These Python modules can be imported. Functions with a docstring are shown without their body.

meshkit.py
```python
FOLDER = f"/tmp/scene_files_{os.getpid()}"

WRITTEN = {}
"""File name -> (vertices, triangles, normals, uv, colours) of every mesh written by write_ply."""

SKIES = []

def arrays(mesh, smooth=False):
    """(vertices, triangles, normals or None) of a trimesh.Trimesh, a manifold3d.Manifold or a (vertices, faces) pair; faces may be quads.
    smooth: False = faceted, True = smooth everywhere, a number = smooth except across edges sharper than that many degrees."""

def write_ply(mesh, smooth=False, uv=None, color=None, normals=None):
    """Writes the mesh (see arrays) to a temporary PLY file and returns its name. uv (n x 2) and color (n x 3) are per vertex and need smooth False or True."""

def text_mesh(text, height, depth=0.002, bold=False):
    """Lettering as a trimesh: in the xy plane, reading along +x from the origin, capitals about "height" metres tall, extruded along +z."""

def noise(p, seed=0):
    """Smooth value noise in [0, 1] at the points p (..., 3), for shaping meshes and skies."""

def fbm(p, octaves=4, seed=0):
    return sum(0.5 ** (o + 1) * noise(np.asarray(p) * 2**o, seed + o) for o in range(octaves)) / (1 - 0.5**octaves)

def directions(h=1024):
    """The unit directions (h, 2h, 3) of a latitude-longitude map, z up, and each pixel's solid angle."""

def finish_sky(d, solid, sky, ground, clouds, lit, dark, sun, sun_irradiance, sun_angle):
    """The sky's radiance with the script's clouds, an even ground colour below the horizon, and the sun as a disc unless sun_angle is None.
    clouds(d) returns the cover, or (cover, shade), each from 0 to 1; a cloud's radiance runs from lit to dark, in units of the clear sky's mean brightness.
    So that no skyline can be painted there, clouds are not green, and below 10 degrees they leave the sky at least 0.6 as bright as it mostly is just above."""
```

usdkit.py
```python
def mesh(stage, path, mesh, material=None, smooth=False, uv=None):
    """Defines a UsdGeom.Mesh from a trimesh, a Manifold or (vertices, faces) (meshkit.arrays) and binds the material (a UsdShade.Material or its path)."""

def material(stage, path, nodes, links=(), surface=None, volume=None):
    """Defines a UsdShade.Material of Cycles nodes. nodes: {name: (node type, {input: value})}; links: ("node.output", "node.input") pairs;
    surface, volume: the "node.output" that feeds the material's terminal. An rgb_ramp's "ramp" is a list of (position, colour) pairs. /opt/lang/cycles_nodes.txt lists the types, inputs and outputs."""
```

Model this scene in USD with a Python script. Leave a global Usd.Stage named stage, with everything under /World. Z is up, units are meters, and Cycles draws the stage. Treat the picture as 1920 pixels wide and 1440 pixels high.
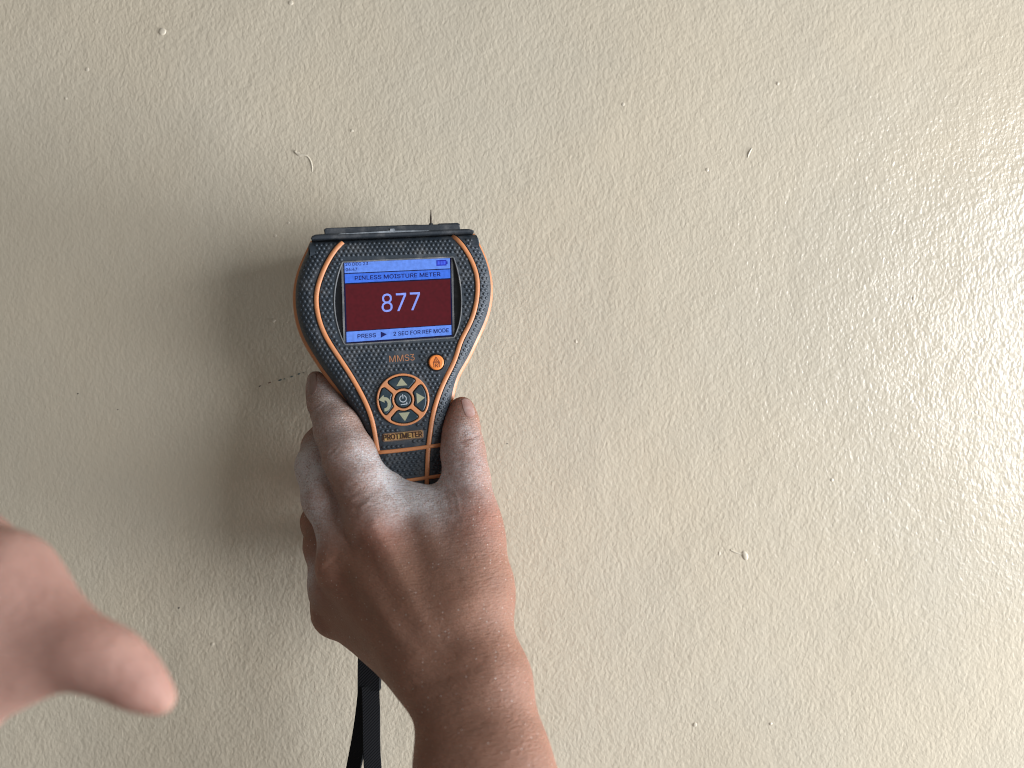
import math
import numpy as np
import trimesh
import shapely
import shapely.geometry as sg
from shapely import affinity
from scipy.sparse import coo_matrix
from pxr import Gf, Sdf, Usd, UsdGeom, UsdLux, UsdShade, Vt
import meshkit
import usdkit

# ------------------------------------------------------------------ camera, light, exposure
stage = Usd.Stage.CreateInMemory()
UsdGeom.SetStageUpAxis(stage, UsdGeom.Tokens.z)
UsdGeom.SetStageMetersPerUnit(stage, 1.0)
UsdGeom.Xform.Define(stage, '/World')
UsdGeom.Scope.Define(stage, '/World/Looks')

FPX, DW, ZC = 1600.0, 0.415, 1.35          # focal length in photo pixels, lens to wall, lens height
cam = UsdGeom.Camera.Define(stage, '/World/camera')
cam.AddTranslateOp().Set(Gf.Vec3d(0, -DW, ZC))
cam.AddRotateXOp().Set(90.0)
cam.CreateHorizontalApertureAttr(36.0)
cam.CreateFocalLengthAttr(36.0 * FPX / 1920)
cam.CreateFStopAttr(36.0 * FPX / 1920 / 4.6)   # a 4.6 mm wide phone lens
cam.CreateFocusDistanceAttr(0.38)
cam.CreateClippingRangeAttr((0.01, 100.0))
cam.CreateExposureAttr(0.08)

# daylight from the right: a low opening close to the wall and a wider, duller one farther back in the same side
for name, y, z, depth, tall, power in (('window_light', -0.26, -0.31, 0.46, 0.56, 33.0), ('window_light_001', -0.99, 0.08, 0.94, 0.60, 11.4)):
    lamp = UsdLux.RectLight.Define(stage, '/World/' + name)
    lamp.AddTranslateOp().Set(Gf.Vec3d(1.15, y, ZC + z))
    lamp.AddRotateYOp().Set(90.0)
    lamp.CreateWidthAttr(tall)
    lamp.CreateHeightAttr(depth)
    lamp.CreateIntensityAttr(power)
    lamp.CreateColorAttr(Gf.Vec3f(0.95, 0.99, 1.08))
room = UsdLux.DomeLight.Define(stage, '/World/room_light')       # even bounce from the rest of the room
room.CreateIntensityAttr(0.063)
room.CreateColorAttr(Gf.Vec3f(1.0, 0.98, 0.96))


# ------------------------------------------------------------------ helpers
def P(px, py, d):
    """The place that is seen at a pixel of the photograph, d metres out from the wall."""
    r = (DW - d) / FPX
    return np.array([(px - 960) * r, -d, ZC - (py - 720) * r])


used = {}


def numbered(parent, name):
    k = used.get((parent, name), 0)
    used[(parent, name)] = k + 1
    return f'{parent}/{name}' if k == 0 else f'{parent}/{name}_{k:03d}'


def pathof(p):
    return str(p.GetPath()) if p is not None else '/World'


def thing(name, label=None, cat=None, matrix=None, group=None, kind=None):
    x = UsdGeom.Xform.Define(stage, numbered('/World', name))
    if matrix is not None:
        x.AddTransformOp().Set(Gf.Matrix4d(*np.asarray(matrix, float).T.ravel()))
    o = x.GetPrim()
    for k, v in (('label', label), ('category', cat), ('group', group), ('kind', kind)):
        if v:
            o.SetCustomDataByKey(k, v)
    return o


def obj(name, mesh, mat, parent, smooth=35, label=None, kind=None):
    m = usdkit.mesh(stage, numbered(pathof(parent), name), mesh, mat, smooth=smooth)
    if label:
        m.GetPrim().SetCustomDataByKey('label', label)
    if kind:
        m.GetPrim().SetCustomDataByKey('kind', kind)
    return m.GetPrim()


def joined(meshes):
    return trimesh.util.concatenate(list(meshes))


def spline(pts, n):
    from scipy.interpolate import CubicSpline
    p = np.asarray(pts, float)
    s = np.r_[0, np.cumsum(np.linalg.norm(np.diff(p, axis=0), axis=1))]
    return CubicSpline(s, p)(np.linspace(0, s[-1], n))


def tri_poly(poly):
    """(2D vertices, faces) of a shapely polygon or multipolygon."""
    V, F, n = [], [], 0
    for g in getattr(poly, 'geoms', [poly]):
        if g.is_empty or g.area < 1e-12:
            continue
        v, f = trimesh.creation.triangulate_polygon(g, engine='earcut')
        V.append(v)
        F.append(np.asarray(f) + n)
        n += len(v)
    return np.vstack(V), np.vstack(F)


def slab(poly, z0, z1, bevel=0.0):
    """A flat piece cut to the outline, from z0 to z1, its upper edge rounded by stepped insets."""
    if bevel <= 0:
        out = []
        for g in getattr(poly, 'geoms', [poly]):
            m = trimesh.creation.extrude_polygon(g, z1 - z0, engine='earcut')
            m.apply_translation([0, 0, z0])
            out.append(m)
        return joined(out)
    out = []
    for g in getattr(poly, 'geoms', [poly]):
        rings = [g.exterior] + list(g.interiors)
        V, F, n, top = [], [], 0, []
        steps = [(0, z0), (0, z1 - bevel)] + [(bevel * (1 - math.cos(a)), z1 - bevel + bevel * math.sin(a)) for a in np.linspace(0, math.pi / 2, 4)[1:]]
        for ri, r in enumerate(rings):
            c = np.array(r.coords)[:-1]
            if (sg.Polygon(c).exterior.is_ccw) != (ri == 0):
                c = c[::-1]
            t = np.roll(c, -1, 0) - np.roll(c, 1, 0)
            nrm = np.stack([-t[:, 1], t[:, 0]], 1) / (np.linalg.norm(t, axis=1, keepdims=True) + 1e-15)
            k = len(c)
            for (ins, z) in steps:
                V.append(np.c_[c + nrm * ins, np.full(k, z)])
            for s in range(len(steps) - 1):
                i = np.arange(k)
                j = (i + 1) % k
                a, b = n + s * k, n + (s + 1) * k
                F.append(np.stack([a + i, a + j, b + j], 1))
                F.append(np.stack([a + i, b + j, b + i], 1))
            n += k * len(steps)
            top.append(c + nrm * steps[-1][0])
        v, f = trimesh.creation.triangulate_polygon(sg.Polygon(top[0], top[1:]).buffer(0), engine='earcut')
        V.append(np.c_[v, np.full(len(v), z1)])
        f = np.asarray(f)
        a = v[f]
        flip = np.cross(a[:, 1] - a[:, 0], a[:, 2] - a[:, 0]) < 0
        f[flip] = f[flip][:, ::-1]
        F.append(f + n)
        out.append(trimesh.Trimesh(np.vstack(V), np.vstack(F), process=False))
    return joined(out)


def ribbon_bar(path, half, z0, h, zfun=None):
    """A rounded raised line along a 2D path lying on the face."""
    p = np.asarray(path, float)
    t = np.gradient(p, axis=0)
    t /= np.linalg.norm(t, axis=1, keepdims=True)
    nrm = np.stack([-t[:, 1], t[:, 0]], 1)
    prof = [(-1, -0.6), (-1, 0.45), (-0.72, 0.85), (0, 1.0), (0.72, 0.85), (1, 0.45), (1, -0.6)]
    V = np.stack([np.c_[p + nrm * (a * half), (z0 if zfun is None else zfun(p)) + np.full(len(p), b * h)] for a, b in prof], 1)
    n, k = V.shape[:2]
    i, j = np.meshgrid(np.arange(n - 1), np.arange(k - 1), indexing='ij')
    q = np.stack([i * k + j, (i + 1) * k + j, (i + 1) * k + j + 1, i * k + j + 1], -1).reshape(-1, 4)
    F = np.vstack([q[:, [0, 2, 1]], q[:, [0, 3, 2]]])
    F = F[:, ::-1]
    caps = [[0, a, a + 1] for a in range(1, k - 1)] + [[(n - 1) * k, (n - 1) * k + a + 1, (n - 1) * k + a] for a in range(1, k - 1)]
    m = trimesh.Trimesh(V.reshape(-1, 3), np.vstack([F, caps]), process=False)
    return m


# ------------------------------------------------------------------ materials
def look(name, nodes, links, surface='p.BSDF'):
    return usdkit.material(stage, '/World/Looks/' + name, nodes, links, surface=surface)


def plain(name, color, rough=0.5, dirt=None, dirt_amount=0.35, bump=0.0, scale=900.0, **kw):
    nodes = {'g': ('geometry', {}),
             'n': ('noise_texture', {'scale': scale, 'detail': 3.0}),
             'n2': ('noise_texture', {'scale': 160.0, 'detail': 4.0, 'roughness': 0.65}),
             'r': ('map_range', {'from_min': 0.48, 'from_max': 0.72, 'to_max': dirt_amount, 'clamp': True}),
             'm': ('mix_color', {'a': color, 'b': dirt or tuple(0.8 * c for c in color)}),
             'rr': ('map_range', {'from_min': 0.3, 'from_max': 0.7, 'to_min': max(0.05, rough - 0.1), 'to_max': rough + 0.1, 'clamp': True}),
             'p': ('principled_bsdf', {'roughness': rough, **kw})}
    links = [('g.position', 'n.vector'), ('g.position', 'n2.vector'), ('n2.fac', 'r.value'), ('r.result', 'm.fac'), ('m.result', 'p.base_color'),
             ('n2.fac', 'rr.value'), ('rr.result', 'p.roughness')]
    if bump:
        nodes['b'] = ('bump', {'distance': bump, 'strength': 1.0})
        links += [('n.fac', 'b.height'), ('b.normal', 'p.normal')]
    return look(name, nodes, links)


DUSTY = (0.30, 0.29, 0.27)
M_rubber = plain('slate_rubber', (0.025, 0.035, 0.045), 0.56, DUSTY, 0.2, 0.00004, 2500)
M_cap = plain('black_plastic', (0.026, 0.032, 0.038), 0.5, DUSTY, 0.20, 0.00006, 1500)
M_capdust = plain('dusty_plastic', (0.17, 0.19, 0.205), 0.75, (0.42, 0.45, 0.46), 0.95, 0.00008, 1800)
M_orange = plain('orange_rubber', (0.56, 0.22, 0.085), 0.45, (0.36, 0.18, 0.10), 0.5, 0.00003, 1800)
M_orange2 = plain('bright_orange_rubber', (0.80, 0.24, 0.05), 0.40, (0.5, 0.22, 0.1), 0.3)
M_bezel = plain('bezel_black', (0.006, 0.007, 0.009), 0.25, DUSTY, 0.05)
M_rim = plain('dusty_rim', (0.11, 0.115, 0.115), 0.6, (0.28, 0.27, 0.25), 0.8, 0.00006, 2200)
M_button = plain('button_rubber', (0.014, 0.030, 0.040), 0.40, DUSTY, 0.05)
M_khaki = plain('khaki_print', (0.29, 0.29, 0.185), 0.55)
M_greyprint = plain('grey_print', (0.36, 0.40, 0.42), 0.55)
M_copper = plain('copper_print', (0.36, 0.16, 0.075), 0.5, (0.25, 0.13, 0.08), 0.5)
M_darkprint = plain('dark_print', (0.035, 0.012, 0.006), 0.45)
M_irprint = plain('brown_print', (0.16, 0.035, 0.012), 0.5)
M_amber = plain('amber_badge', (0.50, 0.26, 0.10), 0.4, (0.42, 0.33, 0.07), 0.8)
M_badge = plain('badge_rim', (0.17, 0.11, 0.075), 0.5, (0.10, 0.07, 0.05), 0.8)
M_steel = plain('pin_steel', (0.20, 0.17, 0.14), 0.35, metallic=0.9)
M_web = None
M_nib = None


def glow(name, color, strength, base=(0.006, 0.005, 0.006)):
    """A backlit piece of the display behind its glossy pane, with the fine dot noise of the panel."""
    nodes = {'g': ('geometry', {}),
             'n': ('noise_texture', {'scale': 700.0, 'detail': 3.0}),
             'r': ('map_range', {'from_min': 0.3, 'from_max': 0.7, 'to_min': 0.86 * strength, 'to_max': 1.14 * strength, 'clamp': True}),
             'p': ('principled_bsdf', {'roughness': 0.10, 'base_color': base, 'emission_color': color, 'specular_ior_level': 0.4})}
    return look(name, nodes, [('g.position', 'n.vector'), ('n.fac', 'r.value'), ('r.result', 'p.emission_strength')])


M_scr_top = glow('display_pale_blue', (0.125, 0.265, 0.82), 1.0)
M_scr_title = glow('display_blue', (0.05, 0.165, 0.76), 1.0)
M_scr_red = glow('display_red', (0.082, 0.0042, 0.0080), 1.0)
M_scr_dark = glow('display_navy', (0.003, 0.004, 0.035), 1.0)
M_scr_num = glow('display_numerals', (0.24, 0.33, 0.88), 1.0)
M_scr_text = glow('display_text', (0.006, 0.009, 0.10), 1.0)
M_scr_batt = glow('display_battery', (0.02, 0.03, 0.42), 1.0)
M_scr_cell = glow('display_battery_cell', (0.06, 0.12, 0.80), 1.0)


def wall_paint():
    nodes = {'g': ('geometry', {}),
             'mp': ('mapping', {'scale': (1.0, 1.0, 0.72), 'rotation': (0.0, 0.35, 0.0)}),
             'a': ('noise_texture', {'scale': 640.0, 'detail': 2.3, 'roughness': 0.45, 'distortion': 0.25}),
             'b': ('noise_texture', {'scale': 130.0, 'detail': 2.0}),
             'f': ('noise_texture', {'scale': 1500.0, 'detail': 1.0}),
             'c1': ('math', {'math_type': 'multiply', 'value2': 0.9}),
             'c2': ('math', {'math_type': 'multiply_add', 'value2': 0.12}),
             'bp': ('bump', {'distance': 0.00030, 'strength': 1.0}),
             'bp2': ('bump', {'distance': 0.0003, 'strength': 1.0}),
             't': ('noise_texture', {'scale': 9.0, 'detail': 4.0, 'roughness': 0.6}),
             'tr': ('map_range', {'from_min': 0.35, 'from_max': 0.65, 'clamp': True}),
             'm': ('mix_color', {'a': (0.640, 0.558, 0.415), 'b': (0.612, 0.545, 0.418)}),
             'p': ('principled_bsdf', {'roughness': 0.19, 'specular_ior_level': 0.65})}
    links = [('g.position', 'mp.vector'), ('mp.vector', 'a.vector'), ('g.position', 'b.vector'), ('mp.vector', 'f.vector'), ('g.position', 't.vector'),
             ('a.fac', 'c1.value1'), ('f.fac', 'c2.value1'), ('c1.value', 'c2.value3'), ('b.fac', 'bp2.height'), ('bp2.normal', 'bp.normal'),
             ('c2.value', 'bp.height'), ('bp.normal', 'p.normal'), ('t.fac', 'tr.value'), ('tr.result', 'm.fac'), ('m.result', 'p.base_color')]
    return look('cream_wall_paint', nodes, links)


M_wall = wall_paint()
M_nib = plain('cream_paint_nib', (0.64, 0.57, 0.44), 0.33)
M_teal = plain('teal_mark', (0.10, 0.14, 0.13), 0.6)
M_redmark = plain('red_mark', (0.17, 0.09, 0.06), 0.6)
M_speck = plain('dark_speck', (0.10, 0.09, 0.075), 0.6)


def skin(name, base, red, dust_color, line_angle, sss=0.12, specks=True):
    nodes = {'g': ('geometry', {}),
             'du': ('attribute', {'attribute': 'dust'}),
             'rd': ('attribute', {'attribute': 'redness'}),
             'mot': ('noise_texture', {'scale': 110.0, 'detail': 4.0, 'roughness': 0.6}),
             'motr': ('map_range', {'from_min': 0.35, 'from_max': 0.68, 'to_min': 0.0, 'to_max': 0.45, 'clamp': True}),
             'c1': ('mix_color', {'a': base, 'b': tuple(0.66 * c for c in base)}),
             'c2': ('mix_color', {'b': red}),
             # dust: soft film broken up by grain
             'gr': ('noise_texture', {'scale': 1500.0, 'detail': 3.0, 'roughness': 0.75}),
             'grb': ('noise_texture', {'scale': 240.0, 'detail': 4.0, 'roughness': 0.65}),
             'k1': ('math', {'math_type': 'subtract', 'value2': 0.5}),
             'k1b': ('math', {'math_type': 'multiply', 'value2': 3.6}),
             'k2': ('math', {'math_type': 'subtract', 'value2': 0.5}),
             'k2b': ('math', {'math_type': 'multiply', 'value2': 1.6}),
             'sum1': ('math', {'math_type': 'add'}),
             'amp': ('math', {'math_type': 'multiply'}),
             'dsum': ('math', {'math_type': 'add', 'use_clamp': True}),
             'c3': ('mix_color', {'b': dust_color}),
             # scattered plaster specks
             'v': ('voronoi_texture', {'scale': 850.0, 'randomness': 1.0}),
             'vs': ('separate_color', {}),
             'vt': ('math', {'math_type': 'greater_than', 'value2': 0.84}),
             'vd': ('map_range', {'from_min': 0.10, 'from_max': 0.22, 'to_min': 0.9, 'to_max': 0.0, 'clamp': True}),
             'vm': ('math', {'math_type': 'multiply'}),
             'c4': ('mix_color', {'b': (0.62, 0.57, 0.52)}),
             # fine lines of the skin, running across the limb
             'mp': ('mapping', {'rotation': (0.0, line_angle, 0.0), 'scale': (0.2, 0.5, 1.0)}),
             'ln': ('noise_texture', {'scale': 1500.0, 'detail': 2.0, 'roughness': 0.5}),
             'cell': ('voronoi_texture', {'scale': 1100.0, 'feature': 'distance_to_edge'}),
             'cs': ('math', {'math_type': 'minimum', 'value2': 0.25}),
             'hsum': ('math', {'math_type': 'multiply_add', 'value2': 0.5}),
             'bp': ('bump', {'distance': 0.0005, 'strength': 1.0}),
             'rg': ('mix_float', {'a': 0.56, 'b': 0.9}),
             'p': ('principled_bsdf', {'roughness': 0.5, 'subsurface_weight': sss, 'subsurface_scale': 0.004, 'subsurface_radius': (1.0, 0.35, 0.2), 'specular_ior_level': 0.18})}
    L = [('g.position', 'mot.vector'), ('mot.fac', 'motr.value'), ('motr.result', 'c1.fac'), ('c1.result', 'c2.a'), ('rd.fac', 'c2.fac'),
         ('g.position', 'gr.vector'), ('g.position', 'grb.vector'), ('gr.fac', 'k1.value1'), ('k1.value', 'k1b.value1'), ('grb.fac', 'k2.value1'), ('k2.value', 'k2b.value1'),
         ('k1b.value', 'sum1.value1'), ('k2b.value', 'sum1.value2'), ('sum1.value', 'amp.value1'), ('du.fac', 'amp.value2'), ('du.fac', 'dsum.value1'), ('amp.value', 'dsum.value2'),
         ('c2.result', 'c3.a'), ('dsum.value', 'c3.fac'),
         ('g.position', 'v.vector'), ('v.color', 'vs.color'), ('vs.r', 'vt.value1'), ('v.distance', 'vd.value'), ('vt.value', 'vm.value1'), ('vd.result', 'vm.value2'),
         ('c3.result', 'c4.a'), ('g.position', 'mp.vector'), ('mp.vector', 'ln.vector'), ('g.position', 'cell.vector'), ('cell.distance', 'cs.value1'), ('cs.value', 'hsum.value1'),
         ('ln.fac', 'hsum.value3'), ('hsum.value', 'bp.height'), ('bp.normal', 'p.normal'), ('du.fac', 'rg.fac'), ('rg.result', 'p.roughness'), ('c4.result', 'p.base_color')]
    if specks:
        L.append(('vm.value', 'c4.fac'))
    else:
        nodes['c4'][1]['fac'] = 0.0
    return look(name, nodes, L)


M_skin = skin('dusty_brown_skin', (0.258, 0.133, 0.086), (0.31, 0.125, 0.088), (0.48, 0.45, 0.435), -0.42)
M_skin2 = skin('light_skin', (0.355, 0.210, 0.162), (0.26, 0.135, 0.108), (0.5, 0.4, 0.35), 0.5, sss=0.2, specks=False)
M_nail = plain('finger_nail', (0.31, 0.18, 0.15), 0.35, (0.42, 0.34, 0.31), 0.7)
M_nail2 = plain('dull_finger_nail', (0.21, 0.125, 0.10), 0.4, (0.30, 0.24, 0.21), 0.5)


def webbing():
    nodes = {'g': ('geometry', {}), 'mp': ('mapping', {'rotation': (0.0, 0.78, 0.0)}),
             'w': ('wave_texture', {'scale': 320.0, 'distortion': 0.6, 'bands_direction': 'z'}),
             'b': ('bump', {'distance': 0.00012}), 'p': ('principled_bsdf', {'base_color': (0.0032, 0.0036, 0.0046), 'roughness': 0.85, 'specular_ior_level': 0.25})}
    return look('black_webbing', nodes, [('g.position', 'mp.vector'), ('mp.vector', 'w.vector'), ('w.fac', 'b.height'), ('b.normal', 'p.normal')])


M_web = webbing()


# ------------------------------------------------------------------ the wall
def wall_out(x, z):
    """How far the plaster swells out of the plane, in metres."""
    q = np.stack([np.asarray(x) * 14, np.zeros_like(np.asarray(x, float)), np.asarray(z) * 14], -1)
    q2 = q * 3.1 + 7.3
    return 0.0012 * (meshkit.noise(q, 3) - 0.5) + 0.0004 * (meshkit.noise(q2, 5) - 0.5)


def build_wall():
    xs, zs = np.arange(-0.75, 0.801, 0.006), np.arange(ZC - 0.62, ZC + 0.621, 0.006)
    X, Z = np.meshgrid(xs, zs, indexing='ij')
    Y = -wall_out(X, Z)
    n, k = X.shape
    V = np.stack([X, Y, Z], -1).reshape(-1, 3)
    i, j = np.meshgrid(np.arange(n - 1), np.arange(k - 1), indexing='ij')
    q = np.stack([i * k + j, (i + 1) * k + j, (i + 1) * k + j + 1, i * k + j + 1], -1).reshape(-1, 4)
    w = thing('wall', 'cream painted plaster wall with a fine orange peel roller texture', None, kind='structure')
    obj('wall_surface', trimesh.Trimesh(V, np.vstack([q[:, [0, 1, 2]], q[:, [0, 2, 3]]]), process=False), M_wall, w, smooth=True)
    rng = np.random.default_rng(11)

    def on(px, py):
        p = P(px, py, 0)
        return np.array([p[0], -wall_out(p[0], p[2]), p[2]])

    def nib(px, py, rx, rz, h, name='paint_nib', mat=M_nib, ang=0.0):
        m = trimesh.creation.icosphere(2, 1.0)
        v = np.array(m.vertices)
        v *= 1 + 0.22 * (meshkit.noise(v * 1.7 + rng.random() * 50, 2)[:, None] - 0.5)
        s = DW / FPX
        v = v * [rx * s, 0.48 * h, rz * s]
        c, sn = math.cos(ang), math.sin(ang)
        v = np.c_[c * v[:, 0] - sn * v[:, 2], v[:, 1], sn * v[:, 0] + c * v[:, 2]]
        m.vertices = v + on(px, py)
        obj(name, m, mat, w, smooth=True)

    def drip(pts, radii):
        p = spline([on(*q) for q in pts], 22)
        r = np.interp(np.linspace(0, 1, 22), np.linspace(0, 1, len(radii)), radii) * DW / FPX
        t = np.gradient(p, axis=0)
        t /= np.linalg.norm(t, axis=1, keepdims=True)
        o = np.array([0, -1.0, 0])
        s = np.cross(t, o)
        a = np.linspace(0, 2 * np.pi, 9)[:-1]
        V = p[:, None] + r[:, None, None] * (np.cos(a)[None, :, None] * s[:, None] + 0.8 * np.sin(a)[None, :, None] * o)
        n, k = V.shape[:2]
        i, j = np.meshgrid(np.arange(n - 1), np.arange(k), indexing='ij')
        q = np.stack([i * k + j, i * k + (j + 1) % k, (i + 1) * k + (j + 1) % k, (i + 1) * k + j], -1).reshape(-1, 4)
        F = np.vstack([q[:, [0, 1, 2]], q[:, [0, 2, 3]]])
        caps = [[0, b + 1, b] for b in range(1, k - 1)] + [[(n - 1) * k, (n - 1) * k + b, (n - 1) * k + b + 1] for b in range(1, k - 1)]
        m = trimesh.Trimesh(V.reshape(-1, 3), np.vstack([F, caps]))
        trimesh.repair.fix_normals(m)
        obj('paint_drip', m, M_nib, w, smooth=True)

    drip([(553, 283), (562, 290), (574, 292), (583, 303), (585, 322)], [2.5, 2.3, 1.6, 1.6, 0.8])
    nib(560, 289, 7, 3.4, 0.0007, ang=-0.6)
    drip([(1410, 278), (1404, 288), (1402, 296)], [1.2, 2.2, 1.0])
    drip([(1370, 1031), (1380, 1036), (1390, 1039)], [1.4, 1.6, 1.2])
    nib(1397, 1042, 5.5, 9, 0.0011, ang=0.35)
    nib(1349, 1038, 1.8, 4, 0.0004)
    nib(305, 60, 7, 7, 0.0011)
    nib(545, 5, 5, 4.5, 0.0008)
    nib(511, 601, 5.5, 3.4, 0.0008)
    nib(163, 130, 4, 4, 0.0006)
    nib(123, 184, 3, 3, 0.0005)
    nib(516, 442, 3.5, 3, 0.0006)
    nib(541, 418, 3, 3, 0.0005)
    nib(1303, 1359, 4, 4, 0.0007)
    nib(1445, 1357, 3, 3, 0.0006)
    nib(1458, 157, 3, 3.5, 0.0006)
    nib(660, 245, 3, 3, 0.0006)
    nib(398, 1208, 3.4, 3, 0.0005)
    nib(1326, 318, 3, 4, 0.0005)
    nib(1168, 196, 3, 3.4, 0.0005)
    nib(1080, 640, 2.6, 3.4, 0.0005)
    nib(1560, 900, 3, 3.6, 0.0005)
    nib(1713, 560, 3, 4, 0.0006)
    for px, py, rx, rz, mat in ((487, 724, 2.5, 1.2, M_speck), (505, 717.5, 3.2, 1.1, M_redmark), (525, 712.5, 3.6, 1.6, M_teal), (533, 710.5, 2, 1, M_teal),
                                (547, 706, 3.4, 1.3, M_teal), (560.5, 701, 2.6, 1.5, M_teal), (569, 699, 1.6, 0.9, M_speck)):
        nib(px, py, rx, rz, 0.00022, 'pencil_mark', mat, 0.35)
    for px, py, r in ((147, 738, 1.6), (951, 832, 1.4), (335, 1140, 2.0), (221, 768, 1.3)):
        nib(px, py, r, r * 0.8, 0.0002, 'dirt_speck', M_speck, 0.5)
    return w


build_wall()

# ------------------------------------------------------------------ the moisture meter: frame of its front face
YAW, PITCH, ROLL = math.radians(9), math.radians(3), math.radians(3.3)
n0 = np.array([math.sin(YAW), -math.cos(YAW), 0.0])
u0 = np.array([math.cos(YAW), math.sin(YAW), 0.0])
z0 = np.array([0, 0, 1.0])
n1, v1 = n0 * math.cos(PITCH) + z0 * math.sin(PITCH), z0 * math.cos(PITCH) - n0 * math.sin(PITCH)
u2, v2 = u0 * math.cos(ROLL) + v1 * math.sin(ROLL), v1 * math.cos(ROLL) - u0 * math.sin(ROLL)
O = P(747, 565, 0.049)
MM = np.eye(4)
MM[:3, 0], MM[:3, 1], MM[:3, 2], MM[:3, 3] = u2, v2, n1, O
CAM = np.array([0, -DW, ZC])


def uv(px, py, z=0.0):
    """Where the line of sight through a photo pixel meets the meter's plane z, in the meter's own axes."""
    ray = P(px, py, 0) - CAM
    t = (z - (CAM - O) @ n1) / (ray @ n1)
    h = CAM + ray * t - O
    return np.array([h @ u2, h @ v2])


def uvs(pts, z=0.0):
    return np.array([uv(a, b, z) for a, b in pts])


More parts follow.
